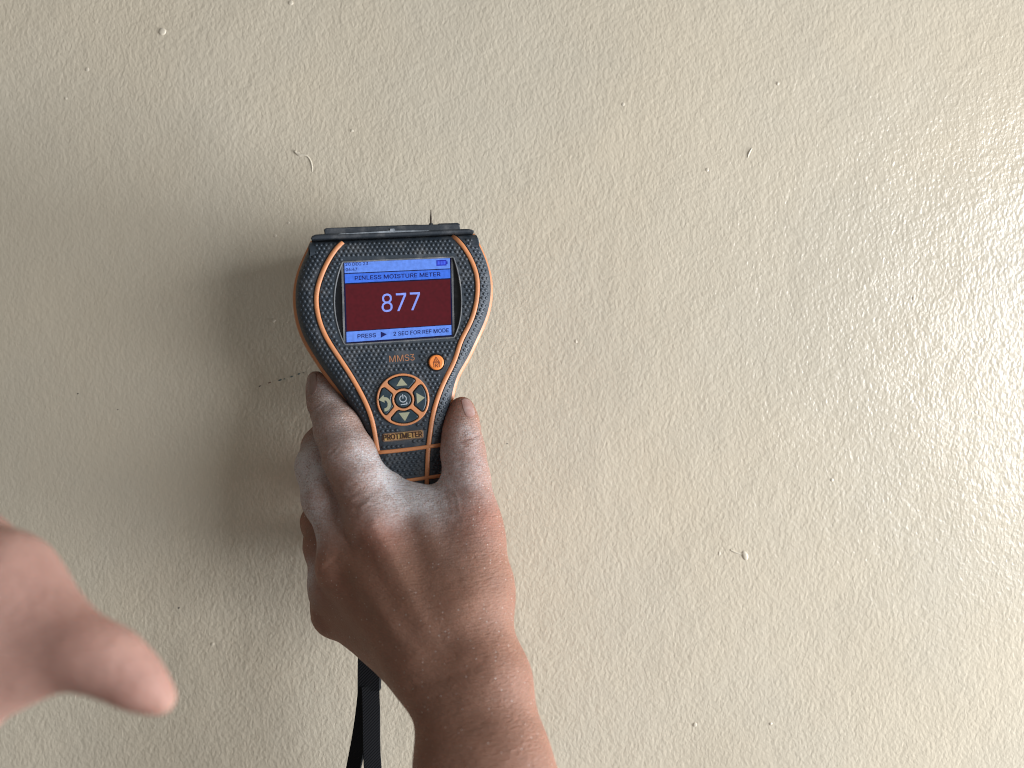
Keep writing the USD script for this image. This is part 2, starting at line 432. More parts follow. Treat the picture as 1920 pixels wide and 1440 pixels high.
def build_meter():
    t = thing('moisture_meter', 'dark slate and orange handheld moisture meter with lit display reading 877', 'moisture meter', MM)
    # outline of the case (its widest plane, 11 mm below the face), from the cap down both sides; the handle goes on under the hand
    left = [(583, 452), (566, 486), (552.5, 526), (549, 560), (553, 599), (565, 636), (583, 668), (600, 694), (622, 724), (646, 758), (668, 794), (684, 830), (693, 870), (697, 920), (699, 1000), (703, 1100), (712, 1170)]
    right = [(889, 438), (906, 470), (918.5, 503), (924, 536), (922, 572), (911, 610), (895, 645), (879, 678), (864, 704), (855, 730), (849, 760), (842, 800), (839, 840), (839, 900), (842, 1000), (846, 1100), (842, 1165)]
    L, R = spline(uvs(left, -0.011), 90), spline(uvs(right, -0.011), 90)
    bot = spline([R[-1], (R[-1] * 0.75 + L[-1] * 0.25) + [0, -0.005], (R[-1] * 0.25 + L[-1] * 0.75) + [0, -0.005], L[-1]], 16)[1:-1]
    outline = sg.Polygon(np.vstack([R, bot, L[::-1]])).buffer(0)
    out = np.array(outline.exterior.coords)[:-1]

    def stack(prof, poly, hole=None):
        """Insets of an outline at rising heights, closed at both ends (the top may have a hole)."""
        V, F, n, k0 = [], [], 0, None
        base = np.array(poly.exterior.coords)[:-1]
        if not poly.exterior.is_ccw:
            base = base[::-1]
        tt = np.roll(base, -2, 0) - np.roll(base, 2, 0)
        nr = np.stack([-tt[:, 1], tt[:, 0]], 1)
        nr /= np.linalg.norm(nr, axis=1, keepdims=True)
        k = len(base)
        for ins, z in prof:
            V.append(np.c_[base + nr * ins, np.full(k, z)])
        i = np.arange(k)
        j = (i + 1) % k
        for s in range(len(prof) - 1):
            a, b = s * k, (s + 1) * k
            F += [np.stack([a + i, a + j, b + j], 1), np.stack([a + i, b + j, b + i], 1)]
        n = k * len(prof)
        for (ins, z), up in ((prof[-1], True), (prof[0], False)):
            pg = sg.Polygon(base + nr * ins).buffer(0)
            if up and hole is not None:
                pg = pg.difference(hole)
            v, f = tri_poly(pg)
            a = v[f]
            flip = (np.cross(a[:, 1] - a[:, 0], a[:, 2] - a[:, 0]) < 0) == up
            f[flip] = f[flip][:, ::-1]
            V.append(np.c_[v, np.full(len(v), z)])
            F.append(f + n)
            n += len(v)
        return trimesh.Trimesh(np.vstack(V), np.vstack(F), process=False)

    mm = 0.001
    rec = sg.Polygon(spline(uvs([(641, 490), (631, 520), (625.5, 560), (629, 600), (645, 647)]), 24).tolist() +
                     spline(uvs([(645, 647), (750, 641), (852, 633.6)]), 8).tolist()[1:] +
                     spline(uvs([(852, 633.6), (863, 603), (866.5, 562), (862, 520), (851, 480.6)]), 24).tolist()[1:] +
                     spline(uvs([(851, 480.6), (745, 485), (641, 490)]), 8).tolist()[1:-1]).buffer(0).buffer(-1 * mm).buffer(1 * mm)
    obj('back_shell', stack([(8 * mm, -36 * mm), (4 * mm, -35 * mm), (2 * mm, -31 * mm), (1 * mm, -16 * mm)], outline), M_rubber, t)
    obj('side_band', stack([(0.6 * mm, -16.5 * mm), (0, -15.5 * mm), (0, -11 * mm), (0.4 * mm, -9.0 * mm), (2.2 * mm, -8.0 * mm)], outline), M_orange, t)
    fprof = [(1.45 * mm, -9 * mm), (1.6 * mm, -6 * mm), (2.3 * mm, -3.4 * mm), (3.3 * mm, -1.6 * mm), (5.0 * mm, -0.5 * mm), (7.5 * mm, 0)]
    obj('front_shell', stack(fprof, outline, rec), M_rubber, t, smooth=50)

    ext = outline.exterior

    def face_z(p):
        d = np.array([ext.distance(sg.Point(*q)) for q in p])
        return np.interp(d, [a for a, _ in fprof], [b for _, b in fprof])

    # the display in its barrel-shaped recess
    ring = rec.difference(rec.buffer(-0.55 * mm))
    obj('display_rim', slab(ring, -2.2 * mm, 0.28 * mm, 0.2 * mm), M_rim, t)
    obj('display_recess', slab(rec.buffer(-0.3 * mm), -3.0 * mm, -1.5 * mm), M_bezel, t)
    zs = -1.1 * mm
    c = uvs([(645.7, 490.6), (843.5, 482.5), (846.5, 628), (650, 641.8)], zs)
    c = c + 0.0 * c

    def S(s, q):
        return (1 - q) * ((1 - s) * c[0] + s * c[1]) + q * ((1 - s) * c[3] + s * c[2])

    def quad(s0, q0, s1, q1):
        return sg.Polygon([S(s0, q0), S(s0, q1), S(s1, q1), S(s1, q0)])

    frame = quad(-0.012, -0.022, 1.012, 1.022)
    sc = obj('display', slab(frame, -1.5 * mm, zs), M_scr_dark, t)
    edge = quad(-0.03, -0.035, 1.03, 1.04).intersection(rec.buffer(-0.35 * mm)).difference(frame)
    obj('display_bezel', slab(edge, -1.5 * mm, zs + 0.25 * mm), M_rim, sc)

    def piece(name, poly, mat, lift):
        return obj(name, slab(poly, zs - 0.05 * mm, zs + lift * mm), mat, sc)

    piece('status_bar', quad(0, 0, 1, 0.143), M_scr_top, 0.05)
    piece('title_bar', quad(0, 0.155, 1, 0.268), M_scr_title, 0.05)
    piece('reading_panel', quad(0.004, 0.285, 0.998, 0.862), M_scr_red, 0.05)
    piece('prompt_bar', quad(0, 0.872, 1, 1.0), M_scr_top, 0.05)

    def words(text, s0, s1, qc, hq, bold=False):
        """Lettering stretched over s0..s1 of the display, centred on height qc, hq tall."""
        m = meshkit.text_mesh(text, 1.0, 0.05, bold)
        b = m.bounds
        v = np.array(m.vertices)
        a = (v[:, 0] - b[0, 0]) / (b[1, 0] - b[0, 0]) * (s1 - s0) + s0
        q = qc + hq / 2 - (v[:, 1] - b[0, 1]) / (b[1, 1] - b[0, 1]) * hq
        xy = np.array([S(x, y) for x, y in zip(a, q)])
        return trimesh.Trimesh(np.c_[xy, zs + (0.05 + 0.04 * (v[:, 2] > 0.025)) * mm], m.faces, process=False)

    obj('date_text', words('20 DEC 23', 0.008, 0.222, 0.036, 0.038, True), M_scr_text, sc, smooth=False)
    obj('time_text', words('06:47', 0.010, 0.118, 0.101, 0.040, True), M_scr_text, sc, smooth=False)
    obj('title_text', words('PINLESS MOISTURE METER', 0.092, 0.905, 0.211, 0.054, True), M_scr_text, sc, smooth=False)
    obj('reading_text', words('877', 0.338, 0.705, 0.540, 0.232, False), M_scr_num, sc, smooth=False)
    obj('prompt_text', words('PRESS', 0.102, 0.278, 0.936, 0.052, True), M_scr_text, sc, smooth=False)
    obj('prompt_text', words('2 SEC FOR REF MODE', 0.442, 0.975, 0.936, 0.052, True), M_scr_text, sc, smooth=False)
    piece('prompt_arrow', sg.Polygon([S(0.322, 0.896), S(0.322, 0.974), S(0.380, 0.934)]), M_scr_text, 0.09)
    piece('battery_icon', quad(0.868, 0.030, 0.966, 0.104).union(quad(0.964, 0.050, 0.977, 0.086)), M_scr_batt, 0.09)
    for k in range(3):
        piece('battery_cell', quad(0.880 + 0.028 * k, 0.045, 0.901 + 0.028 * k, 0.089), M_scr_cell, 0.12)

    # raised orange lines
    def line(pts, halfpx, n=60):
        p = spline(uvs(pts), n)
        obj('line_groove', ribbon_bar(p, (halfpx + 2.0) * 0.000230, 0, 0.16 * mm, face_z), M_bezel, t, smooth=60)
        return ribbon_bar(p, halfpx * 0.000230, 0, 0.75 * mm, face_z)

    ll = [(643, 453), (630, 467), (619, 483), (602.5, 517), (593.5, 553), (595.8, 588), (609, 627), (628, 659), (655, 700), (672, 729), (688, 761), (698, 790), (704, 820), (708.6, 846)]
    rl = [(848, 440), (868, 462), (884, 489), (893.5, 517), (895, 549), (891, 576), (880, 608), (864, 640), (853.5, 672), (834, 713), (820, 748), (811, 782), (806, 815), (803, 842), (801, 880), (800, 915), (799, 960)]
    obj('orange_line', line(ll, 4.1), M_orange, t, smooth=60)
    obj('orange_line', line(rl, 4.1, 80), M_orange, t, smooth=60)
    obj('orange_line', ribbon_bar(spline(uvs([(707, 848.5), (770, 842), (826, 834.5), (837, 833)]), 24), 3.6 * 0.00023, 0, 0.8 * mm, face_z), M_orange, t, smooth=60)
    obj('orange_line', ribbon_bar(spline(uvs([(715, 908), (757, 902), (831, 891.6), (837, 890.8)]), 24), 3.4 * 0.00023, 0, 0.8 * mm, face_z), M_orange, t, smooth=60)

    # lettering printed on the case
    def print_words(text, a, b, hpx, z, mat, name, parent=t, bold=False, depth=0.0001):
        m = meshkit.text_mesh(text, 1.0, 1.0, bold)
        bb = m.bounds
        v = np.array(m.vertices)
        A, B = uv(*a), uv(*b)
        d = B - A
        up = np.array([-d[1], d[0]]) / np.linalg.norm(d) * hpx * 0.00023
        s = (v[:, 0] - bb[0, 0]) / (bb[1, 0] - bb[0, 0])
        q = (v[:, 1] - bb[0, 1]) / (bb[1, 1] - bb[0, 1])
        xy = A + s[:, None] * d + q[:, None] * up
        return obj(name, trimesh.Trimesh(np.c_[xy, z + v[:, 2] * depth], m.faces, process=False), mat, parent, smooth=False)

    print_words('MMS3', (730.5, 679.5), (777.8, 675.5), 12.2, 0.0, M_copper, 'model_text')

    # name badge
    def px_poly(pts, r=0.0):
        p = sg.Polygon(uvs(pts))
        return p.buffer(-r).buffer(r) if r else p

    bp = px_poly([(716.5, 813), (794.5, 805), (795.5, 821.5), (717.5, 829.5)], 1.0 * mm)
    badge = obj('name_badge', slab(bp, -0.4 * mm, 0.5 * mm, 0.25 * mm), M_badge, t)
    inner = px_poly([(719.5, 814.5), (792, 807.2), (792.6, 819.4), (720.2, 826.6)], 0.5 * mm)
    obj('badge_plate', slab(inner, 0.3 * mm, 0.58 * mm), M_amber, badge)
    print_words('PROTIMETER', (719.8, 826.0), (792.0, 818.8), 10.8, 0.58 * mm, M_darkprint, 'badge_text', badge, True, 0.0003)

    # infrared button
    ic = uv(817.8, 679.6)
    k = 0.00023
    disc = lambda c0, r, n=40: sg.Polygon([c0 + r * np.array([math.cos(a), math.sin(a)]) for a in np.linspace(0, 2 * math.pi, n + 1)[:-1]])
    obj('button_well', slab(disc(ic, 17.2 * k).difference(disc(ic, 14.6 * k)), -0.3 * mm, 0.22 * mm, 0.1 * mm), M_bezel, t)
    irb = obj('infrared_button', slab(disc(ic, 14.2 * k, 48), -0.3 * mm, 1.3 * mm, 0.6 * mm), M_orange2, t, smooth=50)
    ax = (uv(840, 677.8) - uv(795, 681.4)) / 45
    ay = np.array([-ax[1], ax[0]])
    I = lambda x, y: ic + ax * x + ay * y
    stroke = lambda pts, w=0.55: sg.LineString([I(*p) for p in pts]).buffer(w * k, cap_style=2)
    icon = shapely.union_all([stroke([(-5.4, -0.6), (0.3, 9.8), (5.8, -0.2), (-5.4, -0.6)], 0.65), stroke([(-3.0, 1.2), (3.4, 1.4)], .5), sg.Point(*I(0.3, 3.8)).buffer(1.3 * k),
                              stroke([(-5.0, -0.8), (-5.0, -9.6)], 0.7), stroke([(-1.8, -2.6), (-1.8, -9.6)], 0.6), stroke([(-1.8, -2.8), (1.4, -3.2), (1.6, -5.4), (-1.8, -6.0)], 0.55),
                              stroke([(0, -6), (2.2, -9.6)], 0.6), stroke([(5.0, -0.8), (5.0, -9.4)], 0.6), stroke([(3.4, -2.8), (5.0, -0.9), (6.8, -2.6)], 0.5)])
    obj('button_symbol', slab(icon, 1.2 * mm, 1.36 * mm), M_irprint, irb, smooth=False)

    # round keypad
    kc = uv(755.6, 749.3)
    Rk = 48.5 * k
    kp = disc(kc, Rk, 72)
    ang = math.atan2(ax[1], ax[0])
    rot = lambda g: affinity.translate(affinity.rotate(g, ang, origin=(0, 0), use_radians=True), *kc)
    sect = disc(np.zeros(2), 0.885 * Rk, 72).difference(disc(np.zeros(2), 0.455 * Rk, 60))
    bars = sg.LineString([(-Rk * .8, -Rk * .8), (Rk * .8, Rk * .8)]).buffer(0.115 * Rk, cap_style=2).union(sg.LineString([(-Rk * .8, Rk * .8), (Rk * .8, -Rk * .8)]).buffer(0.115 * Rk, cap_style=2))
    secs = sorted(sect.difference(bars).geoms, key=lambda g: math.atan2(g.centroid.y, g.centroid.x))
    secs = [g.buffer(-0.07 * Rk).buffer(0.07 * Rk, 6) for g in secs]
    hole = shapely.union_all([rot(g.buffer(0.028 * Rk)) for g in secs] + [disc(kc, 0.335 * Rk)])
    obj('keypad_plate', slab(kp, -0.5 * mm, 0.25 * mm), M_bezel, t)
    ringk = sg.Polygon(kp.exterior.coords, [h.exterior.coords for h in hole.geoms])
    obj('keypad_ring', slab(ringk, 0.1 * mm, 1.25 * mm, 0.35 * mm), M_orange, t, smooth=50)
    Kp = lambda x, y: np.array([x, y]) * Rk
    tri = {0: [(0.52, 0.21), (0.52, -0.21), (0.83, 0.0)], 1: [(-0.21, 0.53), (0.21, 0.53), (0.0, 0.83)], -1: [(-0.21, -0.50), (0.21, -0.50), (0.0, -0.83)]}
    for g in secs:
        a = int(round(math.atan2(g.centroid.y, g.centroid.x) / (math.pi / 2)))
        b = obj('arrow_button' if a in tri else 'return_button', slab(rot(g), 0.1 * mm, 1.55 * mm, 0.35 * mm), M_button, t, smooth=50)
        if a in tri:
            sym = sg.Polygon([Kp(*p) for p in tri[a]])
        else:
            arc = sg.LineString([Kp(-0.70 + 0.17 * math.cos(q), -0.12 + 0.21 * math.sin(q)) for q in np.linspace(-1.75, 1.75, 24)]).buffer(0.062 * Rk, cap_style=2)
            sym = arc.union(sg.Polygon([Kp(-0.92, 0.06), Kp(-0.72, 0.24), Kp(-0.70, -0.06)]))
        obj('button_symbol', slab(rot(sym), 1.45 * mm, 1.60 * mm), M_khaki, b, smooth=False)
    pb = obj('power_button', slab(disc(kc, 0.295 * Rk, 40), 0.1 * mm, 1.6 * mm, 0.4 * mm), M_button, t, smooth=50)
    pw = sg.LineString([Kp(0.125 * math.sin(q), 0.03 + 0.125 * math.cos(q)) for q in np.linspace(0.5, 2 * math.pi - 0.5, 30)]).buffer(0.017 * Rk)
    pw = pw.union(sg.LineString([Kp(0, 0.05), Kp(0, 0.19)]).buffer(0.017 * Rk)).union(sg.LineString([Kp(0.13, -0.11), Kp(0.13, -0.18), Kp(-0.09, -0.19)]).buffer(0.017 * Rk))
    obj('button_symbol', slab(rot(pw), 1.5 * mm, 1.66 * mm), M_greyprint, pb, smooth=False)

    # grip studs of the rubber: too many and too small to be picked apart
    keep = outline.buffer(-2.4 * mm)
    block = [rec.buffer(0.9 * mm), kp.buffer(0.9 * mm), bp.buffer(0.8 * mm), disc(ic, 18.5 * k), px_poly([(726, 661), (784, 657), (786, 680), (727, 684)])]
    for pts in (ll, rl):
        block.append(sg.LineString(spline(uvs(pts), 60)).buffer(1.75 * mm))
    block += [sg.LineString(uvs([(700, 849), (770, 842), (840, 833)])).buffer(1.6 * mm), sg.LineString(uvs([(700, 910), (757, 902), (840, 890.4)])).buffer(1.6 * mm)]
    block.append(sg.Polygon(uvs([(540, 380), (940, 380), (940, 434), (889, 439), (582, 453.5), (540, 456)])).buffer(0.9 * mm))
    area = keep.difference(shapely.union_all(block))
    area = area.intersection(sg.Polygon(uvs([(500, 380), (960, 380), (960, 960), (500, 960)])))
    area = shapely.prepared.prep(area)
    px_, rows = 2.02 * mm, 1.72 * mm
    prof = [(1.0, -0.12), (0.86, 0.16), (0.55, 0.40), (0.0, 0.50)]
    V, F, n = [], [], 0
    a7 = np.linspace(0, 2 * np.pi, 9)[:-1]
    for r in range(-70, 40):
        for q in range(-40, 41):
            x, y = (q + 0.5 * (r % 2)) * px_, r * rows
            if not area.contains(sg.Point(x, y)):
                continue
            zc = face_z([(x, y)])[0]
            ring_ = [np.c_[x + np.cos(a7) * a * 0.90 * mm, y + np.sin(a7) * a * 0.84 * mm, np.full(8, 0) + b * mm] for a, b in prof[:-1]]
            pts = np.vstack(ring_)
            pts[:, 2] += face_z(pts[:, :2]) if zc < -0.05 * mm else zc
            pts = np.vstack([pts, [x, y, zc + prof[-1][1] * mm]])
            i = np.arange(8)
            j = (i + 1) % 8
            fs = []
            for s in range(2):
                fs += [np.stack([s * 8 + i, s * 8 + j, (s + 1) * 8 + j], 1), np.stack([s * 8 + i, (s + 1) * 8 + j, (s + 1) * 8 + i], 1)]
            fs.append(np.stack([16 + i, 16 + j, np.full(8, 24)], 1))
            V.append(pts)
            F.append(np.vstack(fs) + n)
            n += 25
    obj('grip_studs', trimesh.Trimesh(np.vstack(V), np.vstack(F), process=False), M_rubber, t, smooth=True, kind='stuff')

    # cap across the top end
    cap = sg.Polygon(uvs([(582.5, 452.5), (586, 446), (592, 443.2), (601, 442.2), (740, 438), (862, 432.8), (878, 432.5), (886, 435), (889.5, 439.2), (740, 446.2)], -0.004)).buffer(-0.5 * mm).buffer(0.5 * mm)
    cp = obj('top_cap', joined([slab(cap, -33 * mm, 0.3 * mm, 0.9 * mm)]), M_cap, t)
    lip = sg.Polygon(uvs([(610, 446), (608, 433.8), (612, 431), (625, 430.2), (740, 426.2), (852, 423), (860, 424.2), (862.5, 437)], -0.004)).buffer(-0.4 * mm).buffer(0.4 * mm)
    obj('cap_lip', slab(lip, -30 * mm, -0.2 * mm, 0.5 * mm), M_cap, cp)
    fold = sg.Polygon(uvs([(618, 443.5), (640, 440.2), (690, 437.4), (731, 434.6), (731.5, 431), (739, 430.6), (741, 434.8), (770, 434.2), (804, 434.4), (800, 437.5), (740, 440.5)], -0.002))
    obj('dust_ledge', slab(fold, -1.2 * mm, 0.15 * mm), M_capdust, cp)
    obj('cap_rail', slab(sg.Polygon(uvs([(648, 431), (650, 427.6), (782, 422.6), (785, 427)], -0.010)), -26 * mm, -8 * mm, 0.3 * mm), M_cap, cp)
    obj('cap_rail', slab(sg.Polygon(uvs([(819, 425), (822, 421.6), (857, 420.6), (861.5, 423), (860, 428)], -0.008)), -26 * mm, -5 * mm, 0.3 * mm), M_cap, cp)
    # the measuring pin that stands out of the cap
    A, B = uv(808.2, 424.5, -0.012), uv(807.9, 392.5, -0.012)
    Ln = np.linalg.norm(B - A)
    pin = trimesh.creation.revolve([[0, 0], [0.70 * mm, 0], [0.75 * mm, 0.8 * mm], [0.66 * mm, 1.3 * mm], [0.50 * mm, 1.6 * mm], [0.56 * mm, 3.0 * mm], [0.20 * mm, Ln - 0.5 * mm], [0, Ln]], sections=14)
    d = (B - A) / Ln
    Rm = np.eye(4)
    Rm[:3, 2], Rm[:3, 0], Rm[:3, 1], Rm[:3, 3] = [*d, 0], [0, 0, 1], np.cross([*d, 0], [0, 0, 1]), [*A, -0.012]
    pin.apply_transform(Rm)
    obj('measuring_pin', pin, M_steel, t)
    col = trimesh.creation.cylinder(1.0 * mm, 2.4 * mm, sections=16)
    col.apply_transform(Rm)
    obj('pin_collar', col, M_cap, t)
    # slotted lug at the handle's end that carries the strap
    e = (L[-1] + R[-1]) / 2
    lug = sg.Point(*e).buffer(9 * mm).union(sg.box(e[0] - 9 * mm, e[1], e[0] + 9 * mm, e[1] + 12 * mm)).difference(sg.Point(e[0], e[1] - 3 * mm).buffer(3.5 * mm))
    obj('strap_lug', slab(lug, -22 * mm, -14 * mm, 1 * mm), M_rubber, t)
    return (MM @ np.array([e[0], e[1] - 0.003, -0.018, 1]))[:3]


LUG = build_meter()


# ------------------------------------------------------------------ the wrist strap
def band(points, widths, thick, twist=0.0):
    p = spline(points, 60)
    w = np.interp(np.linspace(0, 1, 60), np.linspace(0, 1, len(widths)), widths)
    t = np.gradient(p, axis=0)
    t /= np.linalg.norm(t, axis=1, keepdims=True)
    o = np.array([math.sin(twist), -math.cos(twist), 0])
    s = np.cross(t, o)
    s /= np.linalg.norm(s, axis=1, keepdims=True)
    nn = np.cross(s, t)
    prof = [(-1, -.6), (-.93, -1), (0, -1), (.93, -1), (1, -.6), (1, .6), (.93, 1), (0, 1), (-.93, 1), (-1, .6)]
    V = np.stack([p + s * (a * w / 2)[:, None] + nn * (b * thick / 2) for a, b in prof], 1)
    n, k = V.shape[:2]
    i, j = np.meshgrid(np.arange(n - 1), np.arange(k), indexing='ij')
    q = np.stack([i * k + j, i * k + (j + 1) % k, (i + 1) * k + (j + 1) % k, (i + 1) * k + j], -1).reshape(-1, 4)
    F = np.vstack([q[:, [0, 1, 2]], q[:, [0, 2, 3]]])
    caps = [[0, b + 1, b] for b in range(1, k - 1)] + [[(n - 1) * k, (n - 1) * k + b, (n - 1) * k + b + 1] for b in range(1, k - 1)]
    m = trimesh.Trimesh(V.reshape(-1, 3), np.vstack([F, caps]), process=False)
    trimesh.repair.fix_normals(m)
    return m


def build_strap():
    st = thing('wrist_strap', 'black woven wrist strap with two strands hanging down below the hand', 'strap')
    s = (DW - 0.032) / FPX
    obj('strap_sleeve', band([P(693.5, 1232, 0.034), P(693, 1262, 0.034), P(692.5, 1292, 0.034)], [42.5 * s, 43 * s, 42 * s], 0.0046), M_web, st)
    obj('strap_end', band([LUG, (LUG + P(694, 1240, 0.034)) / 2 + [0.002, 0, 0], P(694, 1240, 0.034)], [0.004, 0.005, 0.008], 0.003), M_web, st)
    obj('strap_strand', band([P(688, 1286, 0.0325), P(680, 1350, 0.030), P(663, 1440, 0.028), P(645, 1540, 0.026), P(650, 1700, 0.025), P(690, 1790, 0.026)], [36 * s, 31 * s, 29 * s, 29 * s, 29 * s, 29 * s], 0.0013, -0.35), M_web, st)
    obj('strap_strand', band([P(694, 1286, 0.0355), P(696, 1350, 0.036), P(699, 1440, 0.035), P(715, 1540, 0.034), P(725, 1700, 0.031), P(690, 1790, 0.028)], [33 * s, 32.5 * s, 32 * s, 31 * s, 29 * s, 29 * s], 0.0013, 0.2), M_web, st)


build_strap()


# ------------------------------------------------------------------ hands: a smooth blend of tapered bones, meshed as one skin
class Field:
    def __init__(self, lo, hi, h):
        self.lo, self.h = np.asarray(lo, float), h
        self.n = np.ceil((np.asarray(hi) - lo) / h).astype(int) + 1
        self.ax = [self.lo[k] + np.arange(self.n[k]) * h for k in range(3)]

    def empty(self):
        return np.full(self.n, 0.03, np.float32)

    def add(self, F, a, b, ra, rb, k, squash=None):
        """Blends one tapered bone into F. squash = (direction, factor): flattened along a direction."""
        a, b = np.asarray(a), np.asarray(b)
        pad = max(ra, rb) * (1 if squash is None else 1.5) + 0.016
        lo, hi = np.minimum(a, b) - pad, np.maximum(a, b) + pad
        i0 = np.clip(np.floor((lo - self.lo) / self.h).astype(int), 0, self.n)
        i1 = np.clip(np.ceil((hi - self.lo) / self.h).astype(int) + 1, 0, self.n)
        if (i1 <= i0).any():
            return
        sl = tuple(slice(x, y) for x, y in zip(i0, i1))
        X = np.stack(np.meshgrid(*[self.ax[q][sl[q]] for q in range(3)], indexing='ij'), -1).astype(np.float32)
        ba = (b - a).astype(np.float32)
        pa = X - a.astype(np.float32)
        L2 = float(ba @ ba) + 1e-12
        t = np.clip(pa @ ba / L2, 0, 1)
        q = pa - t[..., None] * ba
        if squash is not None:
            dr, f = np.asarray(squash[0], np.float32), squash[1]
            dr = dr / np.linalg.norm(dr)
            q = q + (q @ dr)[..., None] * dr * (1 / f - 1)
        d = np.linalg.norm(q, axis=-1) - (ra + (rb - ra) * t)
        g = F[sl]
        if k > 0:
            hh = np.maximum(k - np.abs(g - d), 0) / k
            F[sl] = np.minimum(g, d) - hh * hh * k / 4
        else:
            F[sl] = np.minimum(g, d)

    def mesh(self, F):
        ins = F < 0
        corner = [(0, 0, 0), (1, 0, 0), (0, 1, 0), (1, 1, 0), (0, 0, 1), (1, 0, 1), (0, 1, 1), (1, 1, 1)]
        nx, ny, nz = F.shape
        sub = lambda A, c: A[c[0]:nx - 1 + c[0], c[1]:ny - 1 + c[1], c[2]:nz - 1 + c[2]]
        cnt = sum(sub(ins, c).astype(np.int8) for c in corner)
        act = np.argwhere((cnt > 0) & (cnt < 8))
        index = np.full((nx - 1, ny - 1, nz - 1), -1, np.int64)
        index[tuple(act.T)] = np.arange(len(act))
        pos, num = np.zeros((len(act), 3)), np.zeros(len(act))
        for p in range(8):
            for q in range(p + 1, 8):
                cp, cq = np.array(corner[p]), np.array(corner[q])
                if np.abs(cp - cq).sum() != 1:
                    continue
                fa, fb = F[tuple((act + cp).T)], F[tuple((act + cq).T)]
                on = (fa < 0) != (fb < 0)
                t = np.where(on, fa / np.where(on, fa - fb, 1), 0)
                pos += np.where(on[:, None], act + cp + t[:, None] * (cq - cp), 0)
                num += on
        V = self.lo + pos / num[:, None] * self.h
        quads = []
        for a in range(3):
            b, c = (a + 1) % 3, (a + 2) % 3
            e = np.zeros(3, int)
            e[a] = 1
            s0 = ins[: nx - e[0], : ny - e[1], : nz - e[2]]
            s1 = ins[e[0]:, e[1]:, e[2]:]
            E = np.argwhere(s0 != s1)
            E = E[(E[:, b] > 0) & (E[:, c] > 0) & (E[:, b] < F.shape[b] - 1) & (E[:, c] < F.shape[c] - 1)]
            eb, ec = np.eye(3, dtype=int)[b], np.eye(3, dtype=int)[c]
            Q = np.stack([index[tuple((E - eb - ec).T)], index[tuple((E - ec).T)], index[tuple(E.T)], index[tuple((E - eb).T)]], 1)
            flip = ~s0[tuple(E.T)]
            Q[flip] = Q[flip][:, ::-1]
            quads.append(Q)
        Q = np.vstack(quads)
        m = trimesh.Trimesh(V, np.vstack([Q[:, [0, 1, 2]], Q[:, [0, 2, 3]]]), process=False)
        return m


def primvar(prim, name, values):
    UsdGeom.PrimvarsAPI(prim).CreatePrimvar(name, Sdf.ValueTypeNames.FloatArray, 'vertex').Set(Vt.FloatArray.FromNumpy(np.asarray(values, np.float32)))


R = lambda px, d: px * (DW - d) / FPX      # a radius in photo pixels at depth d


def hand_mesh(lo, hi, h, palm, fingers, kp, kf, kj):
    fd = Field(lo, hi, h)
    G = fd.empty()
    for a, b, ra, rb, *sq in palm:
        fd.add(G, a, b, ra, rb, kp, sq[0] if sq else None)
    T = G.copy()
    for chain in fingers:
        Ff = fd.empty()
        for (p, r), (q, s) in zip(chain[:-1], chain[1:]):
            fd.add(Ff, p, q, r, s, kf)
        hh = np.maximum(kj - np.abs(G - Ff), 0) / kj
        T = np.minimum(T, np.minimum(G, Ff) - hh * hh * kj / 4)
    m = fd.mesh(T)
    lab = trimesh.graph.connected_component_labels(m.edges, node_count=len(m.vertices))
    keep = lab == np.bincount(lab).argmax()
    f = m.faces[keep[m.faces[:, 0]]]
    new = np.cumsum(keep) - 1
    V, f = np.array(m.vertices)[keep], new[f]
    e = np.vstack([f[:, [0, 1]], f[:, [1, 2]], f[:, [2, 0]]])
    A = coo_matrix((np.ones(2 * len(e)), (np.r_[e[:, 0], e[:, 1]], np.r_[e[:, 1], e[:, 0]])), shape=(len(V), len(V))).tocsr()
    deg = np.asarray(A.sum(1))
    for k in range(24):
        V = V + (0.5 if k % 2 == 0 else -0.52) * (A @ V / deg - V)
    return trimesh.Trimesh(V, f, process=False)


def J(px, py, d_mm, rpx):
    d = d_mm / 1000
    return P(px, py, d), R(rpx, d)


def cap_(a, b, *sq):
    return (a[0], b[0], a[1], b[1], *sq)


